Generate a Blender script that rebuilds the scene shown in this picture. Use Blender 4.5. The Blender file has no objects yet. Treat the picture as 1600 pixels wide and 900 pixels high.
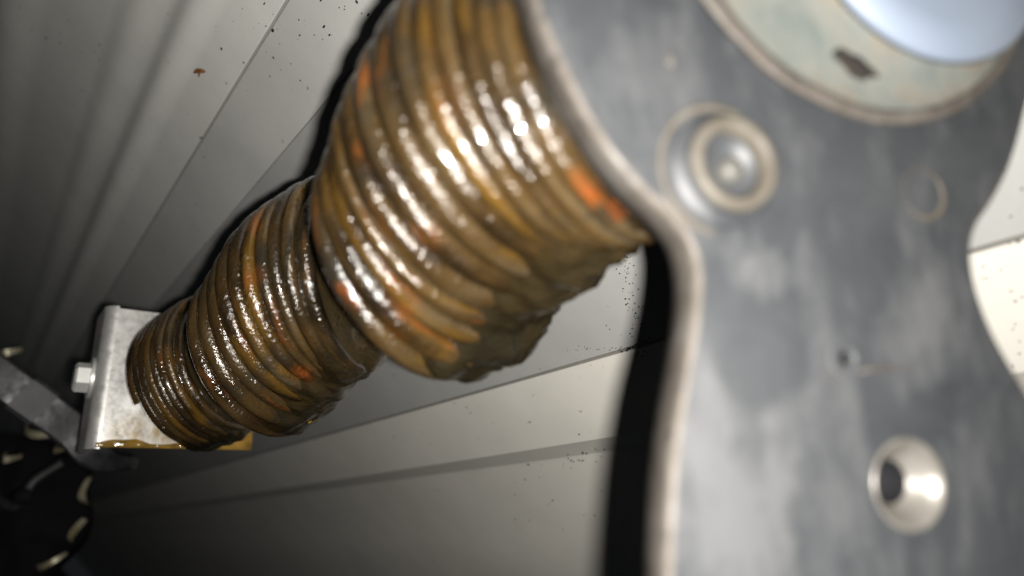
import bpy, bmesh, math, random
from mathutils import Vector, noise, Matrix
random.seed(7)
PI = math.pi
sc = bpy.context.scene

# ------------------------------------------------------------------ camera, light, exposure
F = 1067.0                                   # focal length in pixels of the 1600 x 900 photograph
cam_d = bpy.data.cameras.new('camera'); cam = bpy.data.objects.new('camera', cam_d)
sc.collection.objects.link(cam); sc.camera = cam
cam_d.sensor_width = 36.0; cam_d.lens = F / 1600 * 36
cam.rotation_euler = (PI/2, 0, 0)
cam_d.clip_start = 0.01; cam_d.clip_end = 50
cam_d.dof.use_dof = True; cam_d.dof.focus_distance = 0.26; cam_d.dof.aperture_fstop = 6.2

world = bpy.data.worlds.new('World'); sc.world = world; world.use_nodes = True
world.node_tree.nodes['Background'].inputs[0].default_value = (0.80, 0.90, 1.0, 1)
world.node_tree.nodes['Background'].inputs[1].default_value = 0.010

ld = bpy.data.lights.new('phone_flash', 'SPOT'); ld.shadow_soft_size = 0.003; ld.spot_size = math.radians(160); ld.spot_blend = 1.0
ld.energy = 6.1; ld.color = (1.0, 0.965, 0.905)
flash = bpy.data.objects.new('phone_flash', ld); sc.collection.objects.link(flash)
flash.location = (0.0099, -0.006, -0.0045); flash.rotation_euler = (PI/2, 0, math.radians(10))

sc.view_settings.view_transform = 'Standard'; sc.view_settings.look = 'None'
sc.view_settings.exposure = 0.0; sc.view_settings.gamma = 1.0
sc.render.engine = 'CYCLES'; sc.cycles.use_denoising = True
sc.cycles.max_bounces = 6; sc.cycles.sample_clamp_indirect = 4.0

# ------------------------------------------------------------------ helpers
C = sc.collection
def P(px, py, z):                            # the point of the place seen at a pixel, z metres deep
    return Vector(((px-800)/F*z, z, (450-py)/F*z))
def ray(px, py): return P(px, py, 1.0)
def smooth(a, b, x):
    t = max(0.0, min(1.0, (x-a)/(b-a))); return t*t*(3-2*t)
def lerp(a, b, t): return a + (b-a)*t

def empty(name, loc, label, cat, group=None):
    o = bpy.data.objects.new(name, None); C.objects.link(o); o.location = loc
    o.empty_display_size = 0.01
    o['label'] = label; o['category'] = cat
    if group: o['group'] = group
    return o
def build(name, verts, faces, mat, parent=None, shade=True, label=None):
    """verts in world space; stored relative to the thing they belong to"""
    off = Vector((0, 0, 0)); p = parent
    while p: off = off + p.location; p = p.parent
    me = bpy.data.meshes.new(name); me.from_pydata([tuple(Vector(v)-off) for v in verts], [], faces)
    bm = bmesh.new(); bm.from_mesh(me); bmesh.ops.recalc_face_normals(bm, faces=bm.faces); bm.to_mesh(me); bm.free()
    me.materials.append(mat)
    if shade: me.polygons.foreach_set('use_smooth', [True]*len(me.polygons))
    me.update()
    o = bpy.data.objects.new(name, me); C.objects.link(o)
    if parent: o.parent = parent
    if label: o['label'] = label
    return o
def sharp(o, ang=35):
    me = o.data; bm = bmesh.new(); bm.from_mesh(me)
    for e in bm.edges:
        if len(e.link_faces) == 2 and e.calc_face_angle(0) > math.radians(ang): e.smooth = False
    bm.to_mesh(me); bm.free(); return o
def grid_faces(nu, nv, wrap_v=True, base=0):
    fs = []
    for i in range(nu-1):
        for j in range(nv if wrap_v else nv-1):
            k = (j+1) % nv
            fs.append((base+i*nv+j, base+i*nv+k, base+(i+1)*nv+k, base+(i+1)*nv+j))
    return fs
def frame(n):
    n = Vector(n).normalized(); a = Vector((0, 0, 1)) if abs(n.z) < .9 else Vector((1, 0, 0))
    p = a.cross(n).normalized(); q = n.cross(p); return p, q, n
def lathe(c, n, prof, seg=48, p=None, q=None, cap0=False, cap1=False):
    """rings of (radius, height along n)"""
    if p is None: p, q, n = frame(n)
    vs, fs = [], []
    for r, h in prof:
        for j in range(seg):
            a = 2*PI*j/seg; vs.append(c + n*h + p*(r*math.cos(a)) + q*(r*math.sin(a)))
    fs = grid_faces(len(prof), seg)
    if cap0: fs.append(tuple(range(seg))[::-1])
    if cap1: fs.append(tuple((len(prof)-1)*seg+j for j in range(seg)))
    return vs, fs
def tube(path, rad, seg=10, flat=1.0, up=None):
    vs = []; n = len(path)
    for i, pt in enumerate(path):
        t = (path[min(i+1, n-1)] - path[max(i-1, 0)]).normalized()
        a = (up or Vector((0.3, -1, 0.2))); s = t.cross(a).normalized(); b = s.cross(t)
        r = rad(i/(n-1)) if callable(rad) else rad
        for j in range(seg):
            g = 2*PI*j/seg; vs.append(pt + s*(r*math.cos(g)) + b*(r*flat*math.sin(g)))
    fs = grid_faces(n, seg); fs.append(tuple(range(seg))[::-1]); fs.append(tuple((n-1)*seg+j for j in range(seg)))
    return vs, fs
def catmull(ts, vals, t):
    n = len(ts)
    if t <= ts[0]: i = 0
    elif t >= ts[-1]: i = n-2
    else: i = max(k for k in range(n-1) if ts[k] <= t)
    h = ts[i+1]-ts[i]; x = (t-ts[i])/h
    def tang(k):
        if k == 0: return (vals[1]-vals[0])*(1/(ts[1]-ts[0]))
        if k == n-1: return (vals[-1]-vals[-2])*(1/(ts[-1]-ts[-2]))
        return (vals[k+1]-vals[k-1])*(1/(ts[k+1]-ts[k-1]))
    m0, m1 = tang(i)*h, tang(i+1)*h
    x2, x3 = x*x, x*x*x
    return vals[i]*(2*x3-3*x2+1) + m0*(x3-2*x2+x) + vals[i+1]*(-2*x3+3*x2) + m1*(x3-x2)
def blob(c, rx, ry, rz, amp=0.15, seed=0, nu=10, nv=14, axes=None):
    ax = axes or (Vector((1, 0, 0)), Vector((0, 1, 0)), Vector((0, 0, 1)))
    vs = []
    for i in range(nu+1):
        th = PI*i/nu
        for j in range(nv):
            ph = 2*PI*j/nv
            d = Vector((math.sin(th)*math.cos(ph), math.sin(th)*math.sin(ph), math.cos(th)))
            k = 1+amp*noise.noise(d*1.7+Vector((seed*3.1, 0, 0)))
            vs.append(c + ax[0]*(d.x*rx*k) + ax[1]*(d.y*ry*k) + ax[2]*(d.z*rz*k))
    return vs, grid_faces(nu+1, nv)

# ------------------------------------------------------------------ materials
class NT:
    def __init__(s, name):
        s.m = bpy.data.materials.new(name); s.m.use_nodes = True
        s.n = s.m.node_tree.nodes; s.l = s.m.node_tree.links; s.b = s.n['Principled BSDF']
        s.tc = s.n.new('ShaderNodeTexCoord')
    def noise(s, scale, detail=3, rough=.5, dist=0, vec=None):
        x = s.n.new('ShaderNodeTexNoise'); x.inputs['Scale'].default_value = scale
        x.inputs['Detail'].default_value = detail; x.inputs['Roughness'].default_value = rough
        x.inputs['Distortion'].default_value = dist
        s.l.new(vec or s.tc.outputs['Object'], x.inputs['Vector']); return x.outputs['Fac']
    def mapped(s, loc=(0,0,0), scale=(1,1,1), rot=(0,0,0)):
        x = s.n.new('ShaderNodeMapping'); x.inputs['Location'].default_value = loc
        x.inputs['Scale'].default_value = scale; x.inputs['Rotation'].default_value = rot
        s.l.new(s.tc.outputs['Object'], x.inputs['Vector']); return x.outputs[0]
    def ramp(s, fac, stops):
        x = s.n.new('ShaderNodeValToRGB'); e = x.color_ramp.elements
        while len(e) < len(stops): e.new(0.5)
        for i, (p, c) in enumerate(stops):
            e[i].position = p; e[i].color = (*c, 1) if isinstance(c, tuple) else (c, c, c, 1)
        s.l.new(fac, x.inputs[0]); return x.outputs[0]
    def mix(s, fac, a, b):
        x = s.n.new('ShaderNodeMix'); x.data_type = 'RGBA'
        for k, v in ((0, fac), (6, a), (7, b)):
            if hasattr(v, 'links') or hasattr(v, 'is_linked'): s.l.new(v, x.inputs[k])
            elif k == 0: x.inputs[0].default_value = v
            else: x.inputs[k].default_value = (*v, 1)
        return x.outputs[2]
    def math(s, op, a, b=0.5):
        x = s.n.new('ShaderNodeMath'); x.operation = op; x.use_clamp = False
        for k, v in ((0, a), (1, b)):
            if hasattr(v, 'is_linked'): s.l.new(v, x.inputs[k])
            else: x.inputs[k].default_value = v
        return x.outputs[0]
    def spot(s, c, r, soft=.5):               # 1 inside a round spot at c, 0 outside
        d = s.n.new('ShaderNodeVectorMath'); d.operation = 'DISTANCE'; d.inputs[1].default_value = c
        s.l.new(s.tc.outputs['Object'], d.inputs[0])
        x = s.n.new('ShaderNodeMapRange'); x.interpolation_type = 'SMOOTHSTEP'
        x.inputs[1].default_value = r; x.inputs[2].default_value = r*(1-soft); s.l.new(d.outputs['Value'], x.inputs[0])
        return x.outputs[0]
    def set(s, **kw):
        for k, v in kw.items():
            i = s.b.inputs[{'col': 'Base Color', 'rough': 'Roughness', 'metal': 'Metallic', 'spec': 'Specular IOR Level',
                            'coat': 'Coat Weight', 'coatr': 'Coat Roughness', 'ior': 'IOR', 'sss': 'Subsurface Weight'}[k]]
            if hasattr(v, 'is_linked'): s.l.new(v, i)
            else: i.default_value = (*v, 1) if isinstance(v, tuple) else v
        return s
    def bump(s, *hs):
        prev = None
        for h, strength, dist in hs:
            x = s.n.new('ShaderNodeBump'); x.inputs['Strength'].default_value = strength; x.inputs['Distance'].default_value = dist
            s.l.new(h, x.inputs['Height'])
            if prev: s.l.new(prev, x.inputs['Normal'])
            prev = x.outputs[0]
        s.l.new(prev, s.b.inputs['Normal']); return s

def mat_grease(name, dark=False):
    t = NT(name)
    at = t.n.new('ShaderNodeAttribute'); at.attribute_name = 'along'
    vec = None if dark else at.outputs['Vector']
    k = 40 if dark else 1.25
    def along(o, sc=1.0):                    # runs along the wire of the coils
        if dark: return t.mapped((o, o, o))
        x = t.n.new('ShaderNodeVectorMath'); x.operation = 'ADD'; x.inputs[1].default_value = (o*7, o, -o); t.l.new(vec, x.inputs[0]); return x.outputs[0]
    a = t.noise(.55*k, 3, .5, .3, along(0)); b = t.noise(.8*k, 3, .5, .4, along(3.3)); c = t.noise(.5*k, 3, .5, .3, along(7.1))
    bronze = t.ramp(a, [(.28, (.005, .0032, .0014)), (.42, (.017, .0100, .0038)), (.56, (.038, .0225, .0078)), (.72, (.056, .040, .021))])
    amber = t.mix(t.ramp(c, [(.53, 0.0), (.68, .85)]), bronze, (.080, .042, .0065))
    rust = t.mix(t.ramp(b, [(.62, 0.0), (.76, .8)]), amber, (.14, .042, .008))
    g = t.noise(40, 3, .55, .6, t.mapped((1, 9, 4)))
    col = t.mix(t.ramp(g, [(.56, 0.0), (.70, .8)]), rust, (.014, .0125, .009))
    sk = t.noise(1.6 if not dark else 150, 3, .6, .4, along(5.7))
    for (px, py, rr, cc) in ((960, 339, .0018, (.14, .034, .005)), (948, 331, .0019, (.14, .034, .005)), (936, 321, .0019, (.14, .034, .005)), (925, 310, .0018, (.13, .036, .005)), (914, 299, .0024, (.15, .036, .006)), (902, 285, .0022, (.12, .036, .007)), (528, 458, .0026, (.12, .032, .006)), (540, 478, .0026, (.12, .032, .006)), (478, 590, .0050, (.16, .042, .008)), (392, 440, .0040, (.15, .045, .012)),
                             (695, 160, .0035, (.09, .036, .010)), (700, 185, .0035, (.09, .036, .010)), (625, 480, .0045, (.18, .055, .010)), (650, 380, .0040, (.16, .055, .012)), (255, 560, .0050, (.10, .032, .008)), (620, 525, .0035, (.15, .04, .008)),
                             (745, 248, .0034, (.012, .013, .013)), (610, 270, .0034, (.012, .013, .014)), (655, 405, .0042, (.014, .014, .015)), (450, 400, .0120, (.016, .015, .011)), (560, 520, .0070, (.016, .015, .010)),
                             (478, 310, .0060, (.008, .007, .0045)), (468, 370, .0070, (.008, .007, .0045)), (470, 430, .0070, (.008, .007, .0045)), (492, 490, .0065, (.008, .007, .0045)), (530, 560, .0065, (.008, .007, .0045)),  # this row and the next: crease shade painted in as black grease spots
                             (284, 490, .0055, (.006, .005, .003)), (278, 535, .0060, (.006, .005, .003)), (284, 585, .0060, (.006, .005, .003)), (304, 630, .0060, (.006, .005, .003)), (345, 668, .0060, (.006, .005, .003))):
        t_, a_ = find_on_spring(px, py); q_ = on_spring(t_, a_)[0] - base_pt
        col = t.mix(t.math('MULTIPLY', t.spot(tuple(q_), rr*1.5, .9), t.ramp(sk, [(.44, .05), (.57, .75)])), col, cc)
    if dark: col = t.mix(.72, col, (.012, .010, .005))
    r = t.ramp(t.noise(110, 4, .6), [(.32, .10), (.68, .34)])
    t.set(col=col, rough=r, metal=0.0 if dark else .06, spec=.55, coat=t.ramp(t.noise(70, 3), [(.40, .20), (.60, .90)]), coatr=.045, ior=1.48)
    vo = t.n.new('ShaderNodeTexVoronoi'); vo.inputs['Scale'].default_value = 330; t.l.new(t.tc.outputs['Object'], vo.inputs['Vector'])
    bead = t.math('MULTIPLY', t.ramp(vo.outputs['Distance'], [(.0, 1.0), (.38, 0.0)]), t.ramp(t.noise(90, 2), [(.45, 0.0), (.60, 1.0)]))
    t.bump((bead, .50, .0008), (t.noise(300, 3, .6, .5), .36, .0009), (t.noise(1000, 2, .5), .60, .0006))
    return t.m
M = {}
t = NT('amber_grease'); t.set(col=t.ramp(t.noise(150, 3), [(.3, (.10, .06, .015)), (.7, (.30, .17, .03))]), rough=.12, spec=.6, coat=.6, coatr=.05)
t.bump((t.noise(500, 3), .4, .0006)); M['amber'] = t.m

def door_paint(name, lo, hi):
    t = NT(name)
    dirt = t.noise(9, 5, .65); fine = t.noise(420, 3, .6)
    streak = t.noise(30, 4, .6, .3, t.mapped((1, 2, 3)))
    base = t.ramp(t.math('ADD', t.math('MULTIPLY', dirt, .6), t.math('MULTIPLY', streak, .4)), [(.35, lo), (.65, hi)])
    speck = t.ramp(t.noise(260, 2, .4, 0, t.mapped((4, 4, 4))), [(.74, 0.0), (.80, .8)])
    base = t.mix(speck, base, (.10, .085, .07))
    t.set(col=base, rough=t.ramp(fine, [(.3, .36), (.7, .52)]), spec=.45)
    t.bump((t.noise(40, 2, .5), .05, .002), (t.noise(650, 3, .5), .10, .0004)); return t.m
M['door'] = door_paint('door_paint_light', (.54, .54, .51), (.62, .615, .585))  # sheet tones stepped to paint in how light falls across one pale door
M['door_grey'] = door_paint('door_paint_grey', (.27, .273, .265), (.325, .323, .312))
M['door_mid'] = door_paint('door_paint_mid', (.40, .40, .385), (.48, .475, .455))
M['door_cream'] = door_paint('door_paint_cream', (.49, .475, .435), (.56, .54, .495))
t = NT('rust_stain'); t.set(col=t.ramp(t.noise(700, 3), [(.3, (.10, .035, .008)), (.7, (.26, .09, .015))]), rough=.7); M['rust'] = t.m
t = NT('black_specks'); t.set(col=(.014, .012, .010), rough=.85, spec=.2); M['speck'] = t.m

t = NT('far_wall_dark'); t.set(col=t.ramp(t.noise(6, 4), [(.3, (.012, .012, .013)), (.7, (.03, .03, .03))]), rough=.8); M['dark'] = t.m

t = NT('galvanised_steel'); zinc_nt = t
t.set(col=t.ramp(t.noise(60, 4, .6), [(.3, (.42, .41, .39)), (.7, (.66, .65, .63))]), metal=.65, rough=t.ramp(t.noise(300, 3), [(.3, .30), (.7, .48)]))
t.bump((t.noise(300, 3), .12, .0004)); M['zinc'] = t.m
t = NT('bright_bolt'); t.set(col=(.72, .73, .70), metal=.5, rough=.32); t.bump((t.noise(500, 2), .1, .0003)); M['bolt'] = t.m

t = NT('black_strap'); t.set(col=t.ramp(t.noise(90, 4), [(.3, (.010, .0102, .0115)), (.7, (.032, .0325, .036))]), rough=t.ramp(t.noise(200, 3), [(.3, .35), (.7, .6)]), spec=.5)
t.bump((t.noise(400, 3), .2, .0005)); M['strap'] = t.m
t = NT('dark_sleeve'); t.set(col=t.ramp(t.noise(120, 4), [(.3, (.022, .022, .024)), (.7, (.045, .045, .048))]), rough=.55); M['sleeve'] = t.m
t = NT('yellow_zinc'); t.set(col=t.ramp(t.noise(80, 3), [(.3, (.22, .18, .09)), (.7, (.60, .56, .42))]), metal=.3, rough=.4); M['ytab'] = t.m
t = NT('black_cast_metal'); t.set(col=t.ramp(t.noise(50, 4), [(.3, (.0025, .0025, .003)), (.7, (.007, .007, .009))]), rough=.85, spec=.2); t.bump((t.noise(300, 3), .3, .0006)); M['cast'] = t.m

# ------------------------------------------------------------------ garage door behind everything
VP = (-65.0, 842.0)
D = ray(*VP).normalized()                               # the way the door's ribs and the spring run
E0 = P(940, 165, 1.0) - D * P(940, 165, 1.0).dot(D)
E = E0.normalized()                                     # from the camera straight to the door
K = D.cross(E).normalized()
H = 0.185
if (ray(985, 545) * (H/ray(985, 545).dot(E))).dot(K) < 0: K = -K
def q_of(px, py):
    v = ray(px, py); return (v*(H/v.dot(E))).dot(K)
def door_pt(px, py, lift=0.0):
    v = ray(px, py); return v*((H-lift)/v.dot(E))
q7, qa, qb, q2 = q_of(8, 112), q_of(117, 0), q_of(250, 0), q_of(314, 0)
q1, q3, q4 = q_of(448, 0), q_of(512, 155), q_of(985, 545)
q5, q5b, q6 = q_of(959, 685), q_of(962, 722), q_of(800, 852)
def ridge(q, w, h): return [(q+w*(i/7-1), h*(.5+.5*math.cos(PI*(i/7-1)))) for i in range(15)]
G = 0.0007
def panel(prof, lip0, lip1):
    """prof: (q, height) polyline; the long sheet runs along D"""
    pr = []
    if lip0: pr += [(prof[0][0]+.0008, prof[0][1]-.010), (prof[0][0], prof[0][1]-.0004), (prof[0][0]+.0003, prof[0][1])]
    else: pr.append(prof[0])
    pr += prof[1:-1]
    if lip1: pr += [(prof[-1][0]-.0003, prof[-1][1]), (prof[-1][0], prof[-1][1]-.0004), (prof[-1][0]-.0008, prof[-1][1]-.010)]
    else: pr.append(prof[-1])
    ts = [-.45 + .05*i for i in range(16)] + [.4, .5, .6, .8, 1.0, 1.3, 1.7, 2.2, 2.8]
    vs = [E*(H-h+.0006*noise.noise((K*q*9+D*tt*5))) + K*q + D*tt for tt in ts for q, h in pr]
    return vs, grid_faces(len(ts), len(pr), wrap_v=False)
door = empty('garage_door', E*H + D*0.3, 'pale grey ribbed metal door filling the background behind the spring', 'door')
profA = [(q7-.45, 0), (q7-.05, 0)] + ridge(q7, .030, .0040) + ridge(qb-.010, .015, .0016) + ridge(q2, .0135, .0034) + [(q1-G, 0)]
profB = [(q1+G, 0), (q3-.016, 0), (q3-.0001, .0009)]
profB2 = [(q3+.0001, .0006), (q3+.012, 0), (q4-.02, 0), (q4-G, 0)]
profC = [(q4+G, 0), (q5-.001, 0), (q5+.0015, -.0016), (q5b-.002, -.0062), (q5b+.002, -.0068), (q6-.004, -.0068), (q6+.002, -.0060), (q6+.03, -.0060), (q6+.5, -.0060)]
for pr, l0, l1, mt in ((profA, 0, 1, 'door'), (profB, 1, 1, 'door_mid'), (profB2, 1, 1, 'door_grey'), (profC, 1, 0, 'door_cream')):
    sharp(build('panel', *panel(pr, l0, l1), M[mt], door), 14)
# rust drip on the upper panel
vs = []; cc = door_pt(311, 111, .0006); ax = (door_pt(340, 111)-door_pt(282, 111)).normalized(); ay = (door_pt(311, 80)-door_pt(311, 140)).normalized()
build('rust_spot', *blob(cc, .0048, .0008, .0016, .5, 3, 8, 18, (ax, E, ay)), M['rust'], door)
build('rust_drip', *blob(cc-ay*.0022, .0006, .0005, .0016, .3, 5, 6, 10, (ax, E, ay)), M['rust'], door)
# splashes of grease on the door, too many to count
vs, fs = [], []
def dot(px, py, r):
    c = door_pt(px, py)
    if q_of(px, py) > q5: c = c + E*.0064*(1 if q_of(px, py) > q5b else .5)
    b = len(vs); n = 7
    k1, k2 = random.uniform(.5, 1.9), random.uniform(.5, 1.2)
    for rr, hh in ((1, -.0003), (.75, .35), (0.02, .55)):
        for j in range(n):
            a = 2*PI*j/n; vs.append(c - E*(hh*r if hh > 0 else hh) + D*(r*rr*k1*math.cos(a)) + K*(r*rr*k2*math.sin(a)))
    fs.extend(grid_faces(3, n, base=b))
for i in range(110):
    y = random.uniform(390, 560); dot(975 + (y-390)*.16 + random.gauss(0, 9), y, random.uniform(.00015, .0004))
for i in range(150):
    x, y = random.uniform(0, 660), abs(random.gauss(0, 90)); dot(x, y, random.choice([.0002, .0003, .0004, .0007]))
for i in range(45): dot(random.uniform(640, 960), random.uniform(480, 860), random.choice([.0002, .0003, .0004, .0006]))
for i in range(40): dot(985-random.uniform(0, 1)**2*160, 545+random.gauss(0, 2)+.277*0, .0003)
for i in range(25): dot(random.uniform(1530, 1600), random.uniform(190, 600), .0003)
for i in range(18): dot(random.gauss(895, 25), random.gauss(720, 12), .0003)
o = build('grease_specks', vs, fs, M['speck']); o['kind'] = 'stuff'; o['label'] = 'small dark grease specks splashed over the pale door'; o['category'] = 'specks'

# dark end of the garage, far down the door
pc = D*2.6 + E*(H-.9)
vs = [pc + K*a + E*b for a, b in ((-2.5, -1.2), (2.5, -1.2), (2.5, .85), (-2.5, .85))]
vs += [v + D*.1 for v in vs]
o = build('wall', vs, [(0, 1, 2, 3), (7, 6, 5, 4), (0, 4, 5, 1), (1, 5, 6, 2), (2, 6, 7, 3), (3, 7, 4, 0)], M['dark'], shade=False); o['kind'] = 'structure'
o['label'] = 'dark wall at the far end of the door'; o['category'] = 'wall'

# ------------------------------------------------------------------ the greasy coil spring
RS = 0.035
# turn, centre pixel, half length in pixels, direction of the long axis, openness of the ring, radius factor
KEYS = [(-2.5, 1010, 95, 298, (.40, .917), .36, 1.0),
        (0.0, 941, 127, 297, (.42, .907), .43, 1.0),
        (4.5, 808, 170, 278, (.50, .866), .49, 1.0),
        (8.0, 713, 286, 240, (.60, .80), .57, 1.0),
        (10.2, 684, 351, 232, (.565, .825), .575, 1.0),
        (12.0, 653, 406, 214, (.525, .851), .60, 1.0),
        (13.4, 640, 414, 112, (.40, .916), .60, .63),
        (15.6, 590, 422, 110, (.25, .968), .54, .67),
        (16.8, 556, 426, 168, (.19, .982), .49, 1.0),
        (19.6, 508, 441, 164, (.28, .96), .57, 1.0),
        (22.2, 466, 471, 160, (.38, .925), .65, 1.0),
        (24.2, 438, 512, 152, (.46, .888), .68, 1.0),
        (26.0, 408, 554, 141, (.53, .848), .68, 1.0),
        (27.2, 408, 560, 78, (.50, .87), .66, .63),
        (29.2, 380, 563, 78, (.42, .907), .66, .67),
        (30.6, 360, 564, 110, (.38, .925), .68, .93),
        (31.6, 349, 566, 120, (.37, .929), .70, 1.0),
        (34.6, 322, 580, 118, (.40, .917), .74, 1.0),
        (38.5, 286, 599, 111, (.42, .907), .78, 1.0)]
import numpy as np
def ring_axes(c, a, s):
    w = (-c).normalized()
    u = Vector((math.cos(a), 0, -math.sin(a))); u = (u - w*u.dot(w)).normalized()
    v = u.cross(w)
    if v.x > 0: v = -v
    return u, v*s + w*math.sqrt(max(0, 1-s*s))
def solve_ring(k, drift=None):
    """where a real ring of the spring's radius stands so that its visible half is the arc measured in the photograph"""
    _, cx, cy, A, uu, ratio, f = k
    uu = np.array(uu)/np.hypot(*uu); vv = np.array((-uu[1], uu[0]))
    th = np.linspace(math.radians(8), math.radians(172), 15)
    tgt = np.array([(cx, cy) + uu*A*math.cos(x) + vv*A*ratio*math.sin(x) for x in th])
    def proj(p):
        c = P(p[0]*100, p[1]*100, F*RS/(p[2]*100)); u, g = ring_axes(c, p[3], min(.97, max(.05, p[4])))
        out = []
        for x in th:
            q = c + (u*math.cos(x) + g*math.sin(x))*(RS*f)
            if drift: q = q - drift*((x-PI/2)/(2*PI))
            out.append((800+F*q.x/q.y, 450-F*q.z/q.y))
        return np.array(out)
    p = np.array([cx/100, cy/100, A/100/f, math.atan2(uu[1], uu[0]), ratio])
    for it in range(12):
        r = (proj(p)-tgt).ravel(); J = np.zeros((len(r), 5))
        for i in range(5):
            d = np.zeros(5); d[i] = 1e-3; J[:, i] = ((proj(p+d)-tgt).ravel()-r)/1e-3
        p = p - .7*np.linalg.solve(J.T@J + 1e-1*np.eye(5), J.T@r)
        p[4] = min(.97, max(.05, p[4]))
    return p
sol = [solve_ring(k) for k in KEYS]
for _pass in range(2):
    ctr = [P(p[0]*100, p[1]*100, F*RS/(p[2]*100)) for p in sol]
    dr = []
    for i in range(len(KEYS)):
        a, b = max(0, i-1), min(len(KEYS)-1, i+1)
        d = (ctr[b]-ctr[a])/(KEYS[b][0]-KEYS[a][0]); dr.append(d*min(1, .010/d.length))
    sol = [solve_ring(k, d) for k, d in zip(KEYS, dr)]
for k, p in zip(KEYS, sol): print('KEY', k[0], [round(float(x), 2) for x in p], 'z', round(F*RS/(p[2]*100), 3))
kt = [k[0] for k in KEYS]
kc = [P(p[0]*100, p[1]*100, F*RS/(p[2]*100)) for p in sol]
ka = [float(p[3]) for p in sol]
kr = [float(p[4]) for p in sol]; kf = [k[6] for k in KEYS]
def ring_frame(t):
    c = catmull(kt, kc, t); a = catmull(kt, ka, t); s = catmull(kt, kr, t); f = catmull(kt, kf, t)
    w = (-c).normalized()
    u = Vector((math.cos(a), 0, -math.sin(a))); u = (u - w*u.dot(w)).normalized()
    v = u.cross(w); 
    if v.x > 0: v = -v
    s = max(.05, min(.98, s)); g = v*s + w*math.sqrt(1-s*s)
    nrm = u.cross(g).normalized()
    return c, u, g, nrm, RS*f
STEP = 0.25
def pitch(t):
    return (catmull(kt, kc, t+STEP)-catmull(kt, kc, t-STEP)).length/(2*STEP)
base_pt = catmull(kt, kc, 38.5)
def on_spring(t, th, out=0.0):
    c, u, g, nrm, R = ring_frame(t); return c + (u*math.cos(th)+g*math.sin(th))*(R+out), (u*math.cos(th)+g*math.sin(th)), nrm
def find_on_spring(px, py):
    best = (1e18, 0, 0, 0)
    for i in range(161):
        t_ = -2 + i*.25
        for j in range(1, 36):
            a_ = PI*j/36; q = on_spring(t_, a_)[0]
            d = (800+F*q.x/q.y-px)**2 + (450-F*q.z/q.y-py)**2
            if d < 60: d = q.y*100-1000                        # several turns there: the nearest one shows
            if d < best[0]: best = (d, t_, a_)
    return best[1], best[2]
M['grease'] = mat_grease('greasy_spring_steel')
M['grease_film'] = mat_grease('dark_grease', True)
spring = empty('coil_spring', base_pt, 'rusty brown coil spring thickly smeared with wet grease, sagging in three humps', 'spring')
NT_, NS = 150, 16
def wire_r(t): return max(.0022, min(.0034, .435*pitch(t)))
def nz(p, s, o=0.0): return noise.noise(p*s + Vector((o, o*.7, -o)))
T0, T1 = -2.25, 38.25
nt = int(round(T1-T0))
for k in range(nt):
    vs, al_ = [], []
    for i in range(NT_+1):
        t = T0 + k + i/NT_; arc_at = t*2*PI*RS
        c, u, g, nrm, R = ring_frame(t)
        th = -2*PI*t
        rd = u*math.cos(th) + g*math.sin(th)
        rw = wire_r(t)
        pc = c + rd*(R-rw)
        pc = pc + nrm*(.00020*nz(pc, 40, 4)) + rd*(.00022*nz(pc, 45, 9))
        for j in range(NS):
            al = 2*PI*j/NS
            d = rd*math.cos(al) + nrm*math.sin(al)
            p = pc + d*rw
            vs.append(p + d*(.00012*nz(p, 150, 1) + .00013*nz(p, 420, 2))); al_.append((arc_at*40, math.cos(al)*.5, math.sin(al)*.5))
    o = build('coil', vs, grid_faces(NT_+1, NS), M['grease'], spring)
    at = o.data.attributes.new('along', 'FLOAT_VECTOR', 'POINT'); at.data.foreach_set('vector', [x for v in al_ for x in v])
# grease packed between and over the turns, thick on the underside
NG = 150; steps = int((T1-T0)*12)
vs = []
for i in range(steps+1):
    t = lerp(T0+.4, T1-.3, i/steps)
    c, u, g, nrm, R = ring_frame(t); rw = wire_r(t)
    for j in range(NG):
        th = 2*PI*j/NG; dd = u*math.cos(th) + g*math.sin(th)
        p = c + dd*R
        a = math.atan2(math.sin(th), math.cos(th))           # 0 = underside, right of the coils
        under = smooth(1.05, .35, abs(a-.05)+.22*nz(p, 70, 13))
        crease = smooth(1.8, .4, abs(t-14.9)) + smooth(1.6, .4, abs(t-28.6))
        patch = max(0.0, nz(p, 55, 6))*1.0
        mid2 = .7*smooth(2.6, .6, abs(t-18.0))*smooth(2.0, 1.0, a)*smooth(-.4, .3, a)
        mass = under*smooth(.9, .1, abs(a-.02))*(.0066*smooth(1.0, 3.5, t)*smooth(12.4, 9.6, t) + .0028*smooth(18.0, 20.5, t)*smooth(26.0, 23.5, t) + .0012*smooth(31, 33, t))
        mass *= .80 + .6*nz(p, 55, 21) + .5*nz(p, 120, 22) + .25*nz(p, 300, 23)
        r = R - rw*1.6 + mass + rw*(1.62*under + .75*min(1, patch*1.3)**2 + .5*crease + mid2) + .0007*nz(p, 130, 3)*(.4+under) + .0003*nz(p, 420, 8) + .0022*under*nz(p, 85, 11) + .0005*under*nz(p, 240, 12)
        vs.append(c + dd*r)
build('grease_film', vs, grid_faces(steps+1, NG), M['grease_film'], spring, label='dark olive grease packed between the turns')
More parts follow.
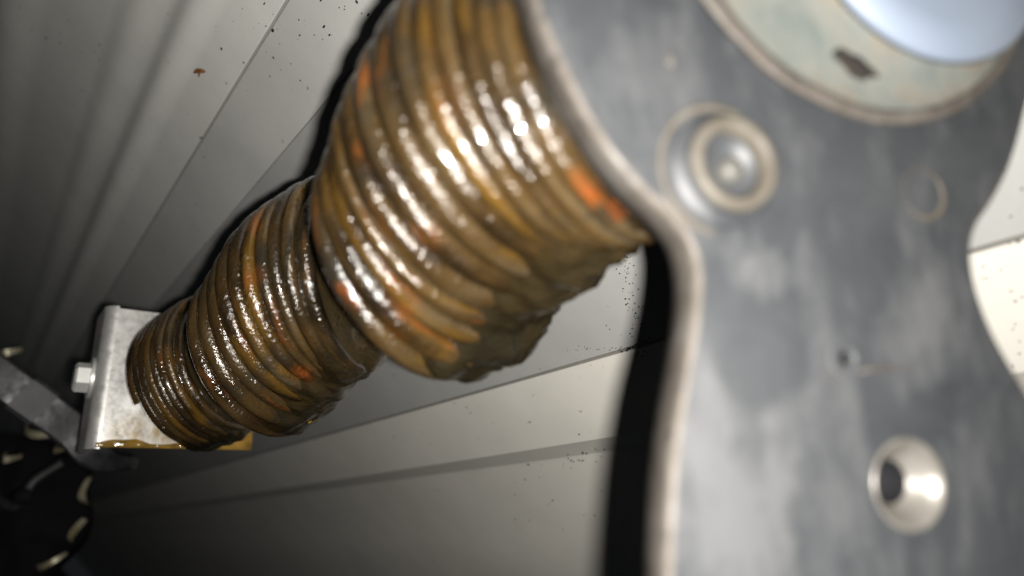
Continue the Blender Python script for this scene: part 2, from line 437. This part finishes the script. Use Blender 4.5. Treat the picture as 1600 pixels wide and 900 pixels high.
# lumps hanging from the underside
for t, a, rx, ry, rz, m, lab in ((24.6, .16, .0026, .0024, .0034, 'amber', 'amber drop of grease'), (22.5, .16, .0036, .003, .0030, 'grease_film', None),
                       (7.2, .22, .0036, .003, .0030, 'grease_film', None), (5.4, .16, .0030, .0028, .0030, 'grease_film', None), (6.2, .14, .0022, .0022, .0036, 'grease_film', None),
                       (9.2, .16, .0040, .003, .0030, 'grease_film', None), (11.6, 2.9, .0018, .0022, .0044, 'amber', 'amber lump on the top edge'), (20.0, .12, .0034, .0030, .0034, 'grease_film', None)):
    p, d, n = on_spring(t, a, -.0006)
    build('grease_blob', *blob(p - d*.0010, rx*1.25, ry*1.2, rz, .35 if m == 'amber' else .8, t, 14, 18), M[m], spring, label=lab)
print('PITCH', [round(pitch(t)*1000, 1) for t in range(-2, 39, 2)])

# ------------------------------------------------------------------ bracket at the far end of the spring
ZB = 0.355
bn = -D
bp = Vector((-D.y*-1, 0, 0))
bp = Vector((.777, .63, 0)); bp = (bp - D*bp.dot(D)).normalized(); bq = bp.cross(bn)
if bq.z < 0: bq = -bq
ang = math.radians(-9.5); bp, bq = bp*math.cos(ang)+bq*math.sin(ang), bq*math.cos(ang)-bp*math.sin(ang)
pl0 = P(275, 600, ZB)
def brk(px, py):
    v = ray(px, py); v = v*(pl0.dot(bn)/v.dot(bn)); r = v-pl0; return r.dot(bp), r.dot(bq)
x0 = brk(150, 585)[0]; x1 = brk(391, 700)[0]; y0 = brk(250, 699)[1]; y1 = brk(205, 484)[1]
bracket = empty('mounting_bracket', pl0 + bq*y0, 'silver steel angle bracket behind the far end of the spring', 'bracket')
def bpt(x, y, h): return pl0 + bp*x + bq*y + bn*h
TH = .0022; FL = .030; RB = .006
# bent sheet: face, round bend at the left, flange running back
prof = [(x1, 0)]
for i in range(9):
    a = PI/2*i/8; prof.append((x0+RB-RB*math.sin(a), -RB+RB*math.cos(a)))
prof.append((x0, -FL))
inner = [(x1, -TH)]
for i in range(9):
    a = PI/2*i/8; r = RB-TH; inner.append((x0+RB-r*math.sin(a), -RB+r*math.cos(a)))
inner.append((x0+TH, -FL))
gz = zinc_nt; zr = gz.ramp(gz.noise(160, 4, .6), [(.3, 0.0), (.6, .9)])
org = bracket.location
st = gz.math('MAXIMUM', gz.spot(tuple(bpt(x0+.018, y0+.008, 0)-org), .012, .9), gz.math('MAXIMUM', gz.spot(tuple(bpt(x0+.034, y0+.006, 0)-org), .014, .8), gz.spot(tuple(bpt(x0+.024, y1-.024, 0)-org), .008, .9)))
old = gz.b.inputs['Base Color'].links[0].from_socket
gz.set(col=gz.mix(gz.math('MULTIPLY', zr, st), old, (.22, .15, .05)))
def sheet(outer, inner, y0, y1, ny=6):
    loop = outer + inner[::-1]; n = len(loop); m = len(outer); vs = []
    ys = [lerp(y0, y1, i/ny) for i in range(ny+1)]
    for y in ys:
        for x, h in loop: vs.append(bpt(x, y, h))
    fs = grid_faces(ny+1, n)
    for b in (0, ny*n):
        for i in range(m-1): fs.append((b+i, b+i+1, b+n-2-i, b+n-1-i))
    return vs, fs
split = 9
sharp(build('face_plate', *sheet(prof[:2], inner[:2], y0, y1), M['zinc'], bracket), 40)
sharp(build('flange', *sheet(prof[1:], inner[1:], y0-.0012, y1+.0012), M['zinc'], bracket), 40)
# grease smeared along the lower edge
vs = []; n1, n2 = 60, 10
for i in range(n1+1):
    x = lerp(x0+.004, x1+.0004, i/n1); hgt = .0022 + .0026*noise.noise(Vector((x*60, 0, 3))) + .009*smooth(x1-.018, x1, x) + .002*smooth(.012, .004, abs(x-x0-.016))
    for j in range(n2+1):
        v = j/n2; y = y0 - .0005 + hgt*v
        vs.append(bpt(x, y, .0001 + (.0007+.0005*noise.noise(Vector((x*300, y*300, 1))))*math.sin(PI*min(1, v*.95+.03))**.5))
build('grease_smear', vs, grid_faces(n1+1, n2+1, wrap_v=False), M['amber'], bracket, label='yellow grease along the lower edge')
# hex bolt through the flange
bc = bpt(x0, brk(150, 583)[1], -.014)
bolt_n = -bp
bolt = sharp(build('bolt', *lathe(bc, bolt_n, [(.0088, 0), (.0088, .0012), (.0074, .0014), (.0074, .0070), (.0060, .0080), (.001, .0080)], 6, bq, bn, bolt_n), M['bolt'], bracket), 20)
sharp(build('washer', *lathe(bc, bolt_n, [(.0105, 0), (.0105, .0014), (.005, .0015)], 32, bq, bn, bolt_n), M['zinc'], bolt), 30)

# ------------------------------------------------------------------ black strap, drum and rods in the dark end
def strip(path, width, thick, up):
    vs = []; n = len(path)
    for i, p in enumerate(path):
        t = (path[min(i+1, n-1)]-path[max(i-1, 0)]).normalized()
        s = up.cross(t).normalized(); b = t.cross(s)
        w = width(i/(n-1)) if callable(width) else width
        e = thick*.25
        for a, c in ((-w/2, -thick/2+e), (-w/2+e, -thick/2), (w/2-e, -thick/2), (w/2, -thick/2+e), (w/2, thick/2-e), (w/2-e, thick/2), (-w/2+e, thick/2), (-w/2, thick/2-e)):
            vs.append(p + s*a + b*c)
    fs = grid_faces(n, 8); fs.append(tuple(range(8))[::-1]); fs.append(tuple((n-1)*8+j for j in range(8)))
    return vs, fs
kp = [P(-120, 500, .40), P(0, 590, .41), P(70, 640, .42), P(120, 678, .43), P(143, 704, .432), P(170, 722, .43), P(210, 724, .425)]
path = [catmull(list(range(len(kp))), kp, i*.1) for i in range(61)]
strap = empty('strap', path[30], 'black flat bar with a hooked end beside the bracket in the dark', 'strap')
upv = Vector((.25, -1, .55)).normalized()
sharp(build('bar', *strip(path, lambda s: .021 if s < .62 else lerp(.021, .007, smooth(.62, 1, s)), .006, upv), M['strap'], strap), 35)
sharp(build('sleeve', *strip(path[14:21], .0232, .0085, upv), M['sleeve'], strap), 35)

dc = P(10, 800, .60); dn = Vector((.35, -.85, .25)).normalized(); dp, dq, dn = frame(dn)
drum = empty('cable_drum', dc, 'dark round drum with pale yellow tabs on its rim at far lower left', 'drum')
prof = [(.001, .006), (.016, .006), (.022, .002), (.056, -.004), (.062, -.007), (.064, -.011), (.064, -.028), (.045, -.030)]
wv, wf = lathe(dc, dn, prof, 56, dp, dq, dn)
build('wheel', [v + (v-dc)*(.22*noise.noise(v*28)) + dn*(.012*noise.noise(v*45)) for v in wv], wf, M['cast'], drum)
def boxv(c, ax, ay, az, sx, sy, sz):
    vs = [c + ax*(sx*a) + ay*(sy*b) + az*(sz*d) for a in (-.5, .5) for b in (-.5, .5) for d in (-.5, .5)]
    return vs, [(0, 1, 3, 2), (4, 6, 7, 5), (0, 4, 5, 1), (2, 3, 7, 6), (0, 2, 6, 4), (1, 5, 7, 3)]
for px, py, ln, wd, an in ((50, 678, 48, 15, -15), (128, 772, 42, 14, 82), (112, 836, 40, 14, 60), (70, 884, 50, 13, 25), (6, 552, 30, 14, 10), (8, 718, 24, 16, -5), (86, 704, 14, 10, -20)):
    c = P(px, py, .585); k = .585/F; an = math.radians(an)
    ax = Vector((math.cos(an), 0, math.sin(an))); az = Vector((-math.sin(an), 0, math.cos(an)))
    vs, fs = [], []
    n = 8
    for i in range(n+1):                                      # each glint on the rim put in as a pale bent plate
        s = i/n-.5; w = wd*k*(.75-.55*abs(s+.2*math.sin(px))); p = c + ax*(ln*k*s) + Vector((0, 1, 0))*(.010*s*s*4) + az*(.004*s*s)
        for a, b in ((-.5, -.5), (.5, -.5), (.5, .5), (-.5, .5)): vs.append(p + az*(w*a) + Vector((0, 1, 0))*(.002*b))
    fs = grid_faces(n+1, 4) + [(3, 2, 1, 0), (n*4, n*4+1, n*4+2, n*4+3)]
    sharp(build('tab', vs, fs, M['ytab'], drum), 40)
lever = empty('lever', P(45, 765, .52), 'small bent grey metal lever in front of the dark drum', 'lever')
pts = [P(-15, 775, .52), P(20, 792, .515), P(38, 775, .515), P(52, 752, .52), P(98, 722, .53)]
build('arm', *tube([catmull(list(range(5)), pts, i*.1) for i in range(41)], .0035, 10, .6), M['strap'], lever)
build('pivot', *blob(P(36, 776, .512), .008, .005, .006, .2, 2), M['cast'], lever)

# ------------------------------------------------------------------ near bearing plate (out of focus)
PN = Vector((.30, -1.0, .17)).normalized()                  # its front faces this way
Z0 = 0.098
PO = Vector((0, Z0, 0))
PU = Vector((1, 0, 0)); PU = (PU - PN*PU.dot(PN)).normalized(); PV = PU.cross(PN); PV = PV if PV.z > 0 else -PV
def pl2(px, py):
    v = ray(px, py); p = v*(PO.dot(PN)/v.dot(PN)); r = p-PO; return Vector((r.dot(PU), r.dot(PV)))
def pw(q, h=0.0): return PO + PU*q.x + PV*q.y + PN*h
def pp(px, py, h=0.0): return pw(pl2(px, py), h)
OUT = [(800, -90), (820, -40), (842, 30), (872, 100), (907, 170), (952, 240), (1002, 298), (1046, 338), (1074, 375), (1086, 420), (1085, 480), (1074, 560), (1060, 640), (1050, 720), (1043, 820), (1040, 950), (1036, 1250), (1045, 1500),
       (1200, 1540), (1450, 1540), (1700, 1480), (1720, 1100), (1690, 900), (1650, 690), (1600, 600), (1560, 530), (1535, 470), (1523, 420), (1522, 380), (1532, 348), (1552, 318), (1577, 270), (1594, 220), (1612, 150), (1640, 60), (1660, -80), (1400, -160), (1050, -150)]
op = [pl2(*p) for p in OUT]
n = len(op)
dense = []
for i in range(n):                                            # rounded outline
    a, b, c, d = op[i-1], op[i], op[(i+1) % n], op[(i+2) % n]
    for k in range(5):
        x = k/5; dense.append(.5*((2*b)+(c-a)*x+(2*a-5*b+4*c-d)*x*x+(3*b-a-3*c+d)*x**3))
n = len(dense)
cen = sum(dense, Vector((0, 0)))/n
nor = []
area = sum(dense[i].x*dense[(i+1) % n].y-dense[(i+1) % n].x*dense[i].y for i in range(n))
for i in range(n):
    t = (dense[(i+1) % n]-dense[i-1]).normalized(); o = Vector((t.y, -t.x)); nor.append(o if area > 0 else -o)
t = NT('plate_grey_paint')
base = t.ramp(t.noise(55, 5, .6, .5), [(.28, (.0165, .0185, .0210)), (.50, (.0235, .0252, .0278)), (.75, (.030, .0313, .034))])
scuff = t.math('ADD', t.math('MULTIPLY', t.noise(85, 4, .6, .1, t.mapped((2, 3, 5), (1, 1, .6), (0, .25, 0))), .7), t.math('MULTIPLY', t.noise(60, 3, .7, 0, t.mapped((0, 0, 0), (5, 5, .5), (0, .12, 0))), .3))
plate_local = lambda px, py: tuple(pp(px, py) - pp(1300, 880))
zone = t.math('ADD', t.spot(plate_local(1130, 760), .034, .9), t.math('ADD', t.spot(plate_local(1180, 430), .010, .8), t.spot(plate_local(1460, 520), .016, .9)))
zone = t.math('SUBTRACT', zone, t.spot(plate_local(1190, 540), .012, .4))
sf = t.ramp(t.math('ADD', t.math('MULTIPLY', t.math('MULTIPLY', zone, t.noise(120, 4, .65, .3, t.mapped((5, 1, 9)))), .42), scuff), [(.50, 0.0), (.76, .9)])
col = t.mix(sf, base, (.0520, .0530, .0555))
t.set(col=col, rough=t.ramp(scuff, [(.3, .42), (.7, .62)]), spec=.4)
t.bump((t.noise(500, 3), .15, .0004)); M['plate'] = t.m
t = NT('worn_steel_edge')
ec = t.ramp(t.noise(110, 5, .65, .4), [(.3, (.030, .025, .021)), (.5, (.052, .045, .038)), (.7, (.072, .067, .061))])
ec = t.mix(t.ramp(t.noise(260, 4, .7), [(.58, 0.0), (.66, .8)]), ec, (.018, .015, .013))
t.set(col=ec, rough=t.ramp(t.noise(200, 3), [(.3, .5), (.7, .8)]), spec=.3); t.bump((t.noise(180, 4, .65), .35, .0010)); M['edge'] = t.m
t = NT('tan_rusty_steel'); t.set(col=t.ramp(t.noise(130, 4, .6), [(.3, (.034, .029, .022)), (.55, (.056, .049, .039)), (.75, (.070, .066, .059))]), rough=.6, spec=.35); M['tan'] = t.m

plate = empty('bearing_plate', pp(1300, 880), 'blurred grey steel bearing plate with punched holes closest to the camera', 'plate')
def circ(px, py, r, h=0.0, seg=40):
    c = pl2(px, py); return [pw(c + Vector((r*math.cos(2*PI*j/seg), r*math.sin(2*PI*j/seg))), h) for j in range(seg)]
BIG_R = 168/F*.1*.48
holes = [circ(1421, 757, .0070), circ(1128, 266, .0050), circ(1320, 560, .0012, 0, 16), circ(1338, -140, .022)]
bm = bmesh.new(); eds = []
RE = .0013
for loop in [[pw(dense[i]-nor[i]*RE) for i in range(n)]] + holes:
    bv = [bm.verts.new(v-plate.location) for v in loop]
    eds += [bm.edges.new((bv[i], bv[(i+1) % len(bv)])) for i in range(len(bv))]
bmesh.ops.triangle_fill(bm, use_beauty=True, use_dissolve=False, edges=eds)
for f in bm.faces:
    f.normal_update()
    if f.normal.dot(PN) < 0: f.normal_flip()
me = bpy.data.meshes.new('face_sheet'); bm.to_mesh(me); bm.free(); me.materials.append(M['plate'])
fo = bpy.data.objects.new('face_sheet', me); C.objects.link(fo); fo.parent = plate
# flange: rounded fold and the strip running back
rows = []
for k in range(8):
    a = PI/2*k/7; rows.append([pw(dense[i]-nor[i]*(RE-RE*math.sin(a)), -RE+RE*math.cos(a)) for i in range(n)])
rows.append([pw(dense[i], -.0068) for i in range(n)])
rows.append([pw(dense[i]-nor[i]*.0006, -.0073) for i in range(n)])
rows.append([pw(dense[i]-nor[i]*.0022, -.0073) for i in range(n)])
rows.append([pw(dense[i]-nor[i]*.0024, -.0030) for i in range(n)])
vs = [v for r in rows for v in r]
build('flange', vs, grid_faces(len(rows), n), M['edge'], plate, label='worn tan edge folded back from the face')
# countersunk hole
def plathe(px, py, prof, seg=48): return lathe(pp(px, py), PN, prof, seg, PU, PV)
t = NT('dull_pin'); t.set(col=(.045, .043, .038), rough=.6); M['pin'] = t.m
t = NT('bright_countersink'); t.set(col=t.ramp(t.noise(180, 3), [(.3, (.105, .097, .085)), (.7, (.17, .162, .148))]), metal=.45, rough=.36); M['sink'] = t.m
sink = build('countersink', *plathe(1421, 757, [(.0075, .0000), (.0074, .0003), (.0069, .0002), (.0054, -.0020), (.0037, -.0042)]), M['sink'], plate, label='shiny countersunk screw hole')
build('hole', *plathe(1421, 757, [(.0037, -.0042), (.0036, -.0050), (.0036, -.0130), (.0, -.0130)]), M['cast'], sink)  # near-black lining and floor put the hole's shade into the colour
# pressed collar with a pin inside
col_ = build('collar', *plathe(1128, 266, [(.0098, .0000), (.0096, .0006), (.0090, .0010), (.0082, .0012), (.0078, .0022), (.0077, .0034), (.0074, .0040), (.0066, .0042), (.0060, .0038), (.0057, .0018), (.0056, .0006), (.0, .0006)]), M['plate'], plate)
build('collar_rim', *plathe(1128, 266, [(.0079, .0034), (.0076, .0043), (.0067, .0047), (.0058, .0042), (.0054, .0020)]), M['tan'], col_)
build('pin', *plathe(1134, 270, [(.0022, .0004), (.0020, .0022), (.0014, .0028), (.0003, .0029)], 20), M['pin'], col_)
def arc(px, py, r, a0, a1, rad, h, seg=30):
    c = pl2(px, py); return [pw(c + Vector((r*math.cos(lerp(a0, a1, i/seg)), r*math.sin(lerp(a0, a1, i/seg)))), h) for i in range(seg+1)]
build('pressed_ring', *tube(arc(1125, 266, .0108, 1.1, 4.6, 0, .0001), lambda s: .0002+.0007*math.sin(PI*s)**.6*(.8+.4*math.sin(7*s+1)), 8, .35, PN), M['tan'], plate)
build('stamped_circle', *tube(arc(1443, 302, .0046, -2.6, 3.6, 0, 0, 44), lambda s: .00008+.00050*max(0, math.sin(PI*min(1, s*1.6)))+.00012*math.sin(PI*s), 8, .3, PN), M['tan'], plate)
hr = build('hole_rim', *plathe(1320, 560, [(.0034, .0001), (.0028, .0003), (.0018, .0002), (.0014, -.0006)], 24), M['plate'], plate)
build('hole', *plathe(1320, 560, [(.0014, -.0006), (.0013, -.0060), (.0, -.0060)], 20), M['cast'], hr)  # small hole's shade painted on its lining too
build('scratch', *tube([pp(1285+i*7.2, 592-i*.9-5*math.sin(i*.15), .00005) for i in range(21)], lambda s: .0001+.0003*math.sin(PI*s), 6, .4, PN), M['edge'], plate)
build('paint_fleck', *blob(pp(1047, 95, .0001), .0009, .0003, .0010, .3, 4, 8, 12, (PU, PN, PV)), M['edge'], plate)

# bearing hub at the top right, standing out of the plate
t = NT('stained_bearing')
g = t.noise(70, 5, .65, .6)
colr = t.ramp(g, [(.30, (.078, .088, .082)), (.48, (.105, .108, .098)), (.60, (.110, .098, .078)), (.72, (.078, .055, .035))])
t.set(col=colr, rough=.5, spec=.4); t.bump((t.noise(160, 4, .6), .5, .0012), (t.noise(500, 3), .3, .0005)); M['bear'] = t.m
t = NT('pale_blue_plastic'); t.set(col=t.ramp(t.noise(30, 3), [(.3, (.125, .150, .195)), (.7, (.150, .175, .215))]), rough=.5, spec=.35); M['blue'] = t.m
t = NT('cream_cap'); t.set(col=(0.1404, 0.1342, 0.117), rough=.4); M['cream'] = t.m
hub = empty('shaft_bearing', pp(1338, -140, 0), 'dirty round bearing with a pale blue centre at the top of the grey plate', 'bearing')
def ringpx(cx, cy, r, h, seg=72):                             # a ring parallel to the plate, h in front of it
    po = PO + PN*h; out = []
    v0 = ray(cx, cy); c = v0*(po.dot(PN)/v0.dot(PN)); rr = r/F*c.y*1.2
    return [c + PU*(rr*math.cos(2*PI*j/seg)) + PV*(rr*math.sin(2*PI*j/seg)) for j in range(seg)]
rim = []
for cx, cy, r, h in ((1338, -140, 292, .0002), (1339, -140, 293, .0030), (1341, -140, 288, .0038), (1344, -139, 279, .0040), (1346, -138, 272, .0032)): rim += ringpx(cx, cy, r, h)
build('outer_rim', [v + PN*(.0007*noise.noise(v*130)) + PU*(.0008*noise.noise(v*90)) for v in rim], grid_faces(5, 72), M['edge'], hub)
mid = []
for cx, cy, r, h in ((1346, -138, 272, .0031), (1362, -136, 262, .0024), (1392, -133, 240, .0026), (1422, -130, 218, .0032), (1440, -128, 203, .0040)): mid += ringpx(cx, cy, r, h)
build('race', mid, grid_faces(5, 72), M['bear'], hub)
inn = []
for cx, cy, r, h in ((1440, -128, 202, .0020), (1446, -128, 200, .0066), (1450, -128, 194, .0076), (1462, -127, 140, .0080), (1468, -126, 60, .0082), (1470, -126, 2, .0082)): inn += ringpx(cx, cy, r, h)
build('centre_disc', inn, grid_faces(6, 72), M['blue'], hub)
cap = []
for cx, cy, r, h in ((1640, -95, 92, .0078), (1642, -96, 91, .0099), (1644, -96, 86, .0104), (1645, -96, 2, .0105)): cap += ringpx(cx, cy, r, h)
build('cap', cap, grid_faces(4, 72), M['cream'], hub)
build('grease_clot', *blob(pp(1312, 116, .0036), .0042, .0005, .0019, .4, 9, 10, 16, ((PU*.9-PV*.4).normalized(), PN, (PV*.9+PU*.4).normalized())), M['speck'], hub)  # flat near-black blob put in for a shaded hole in the race
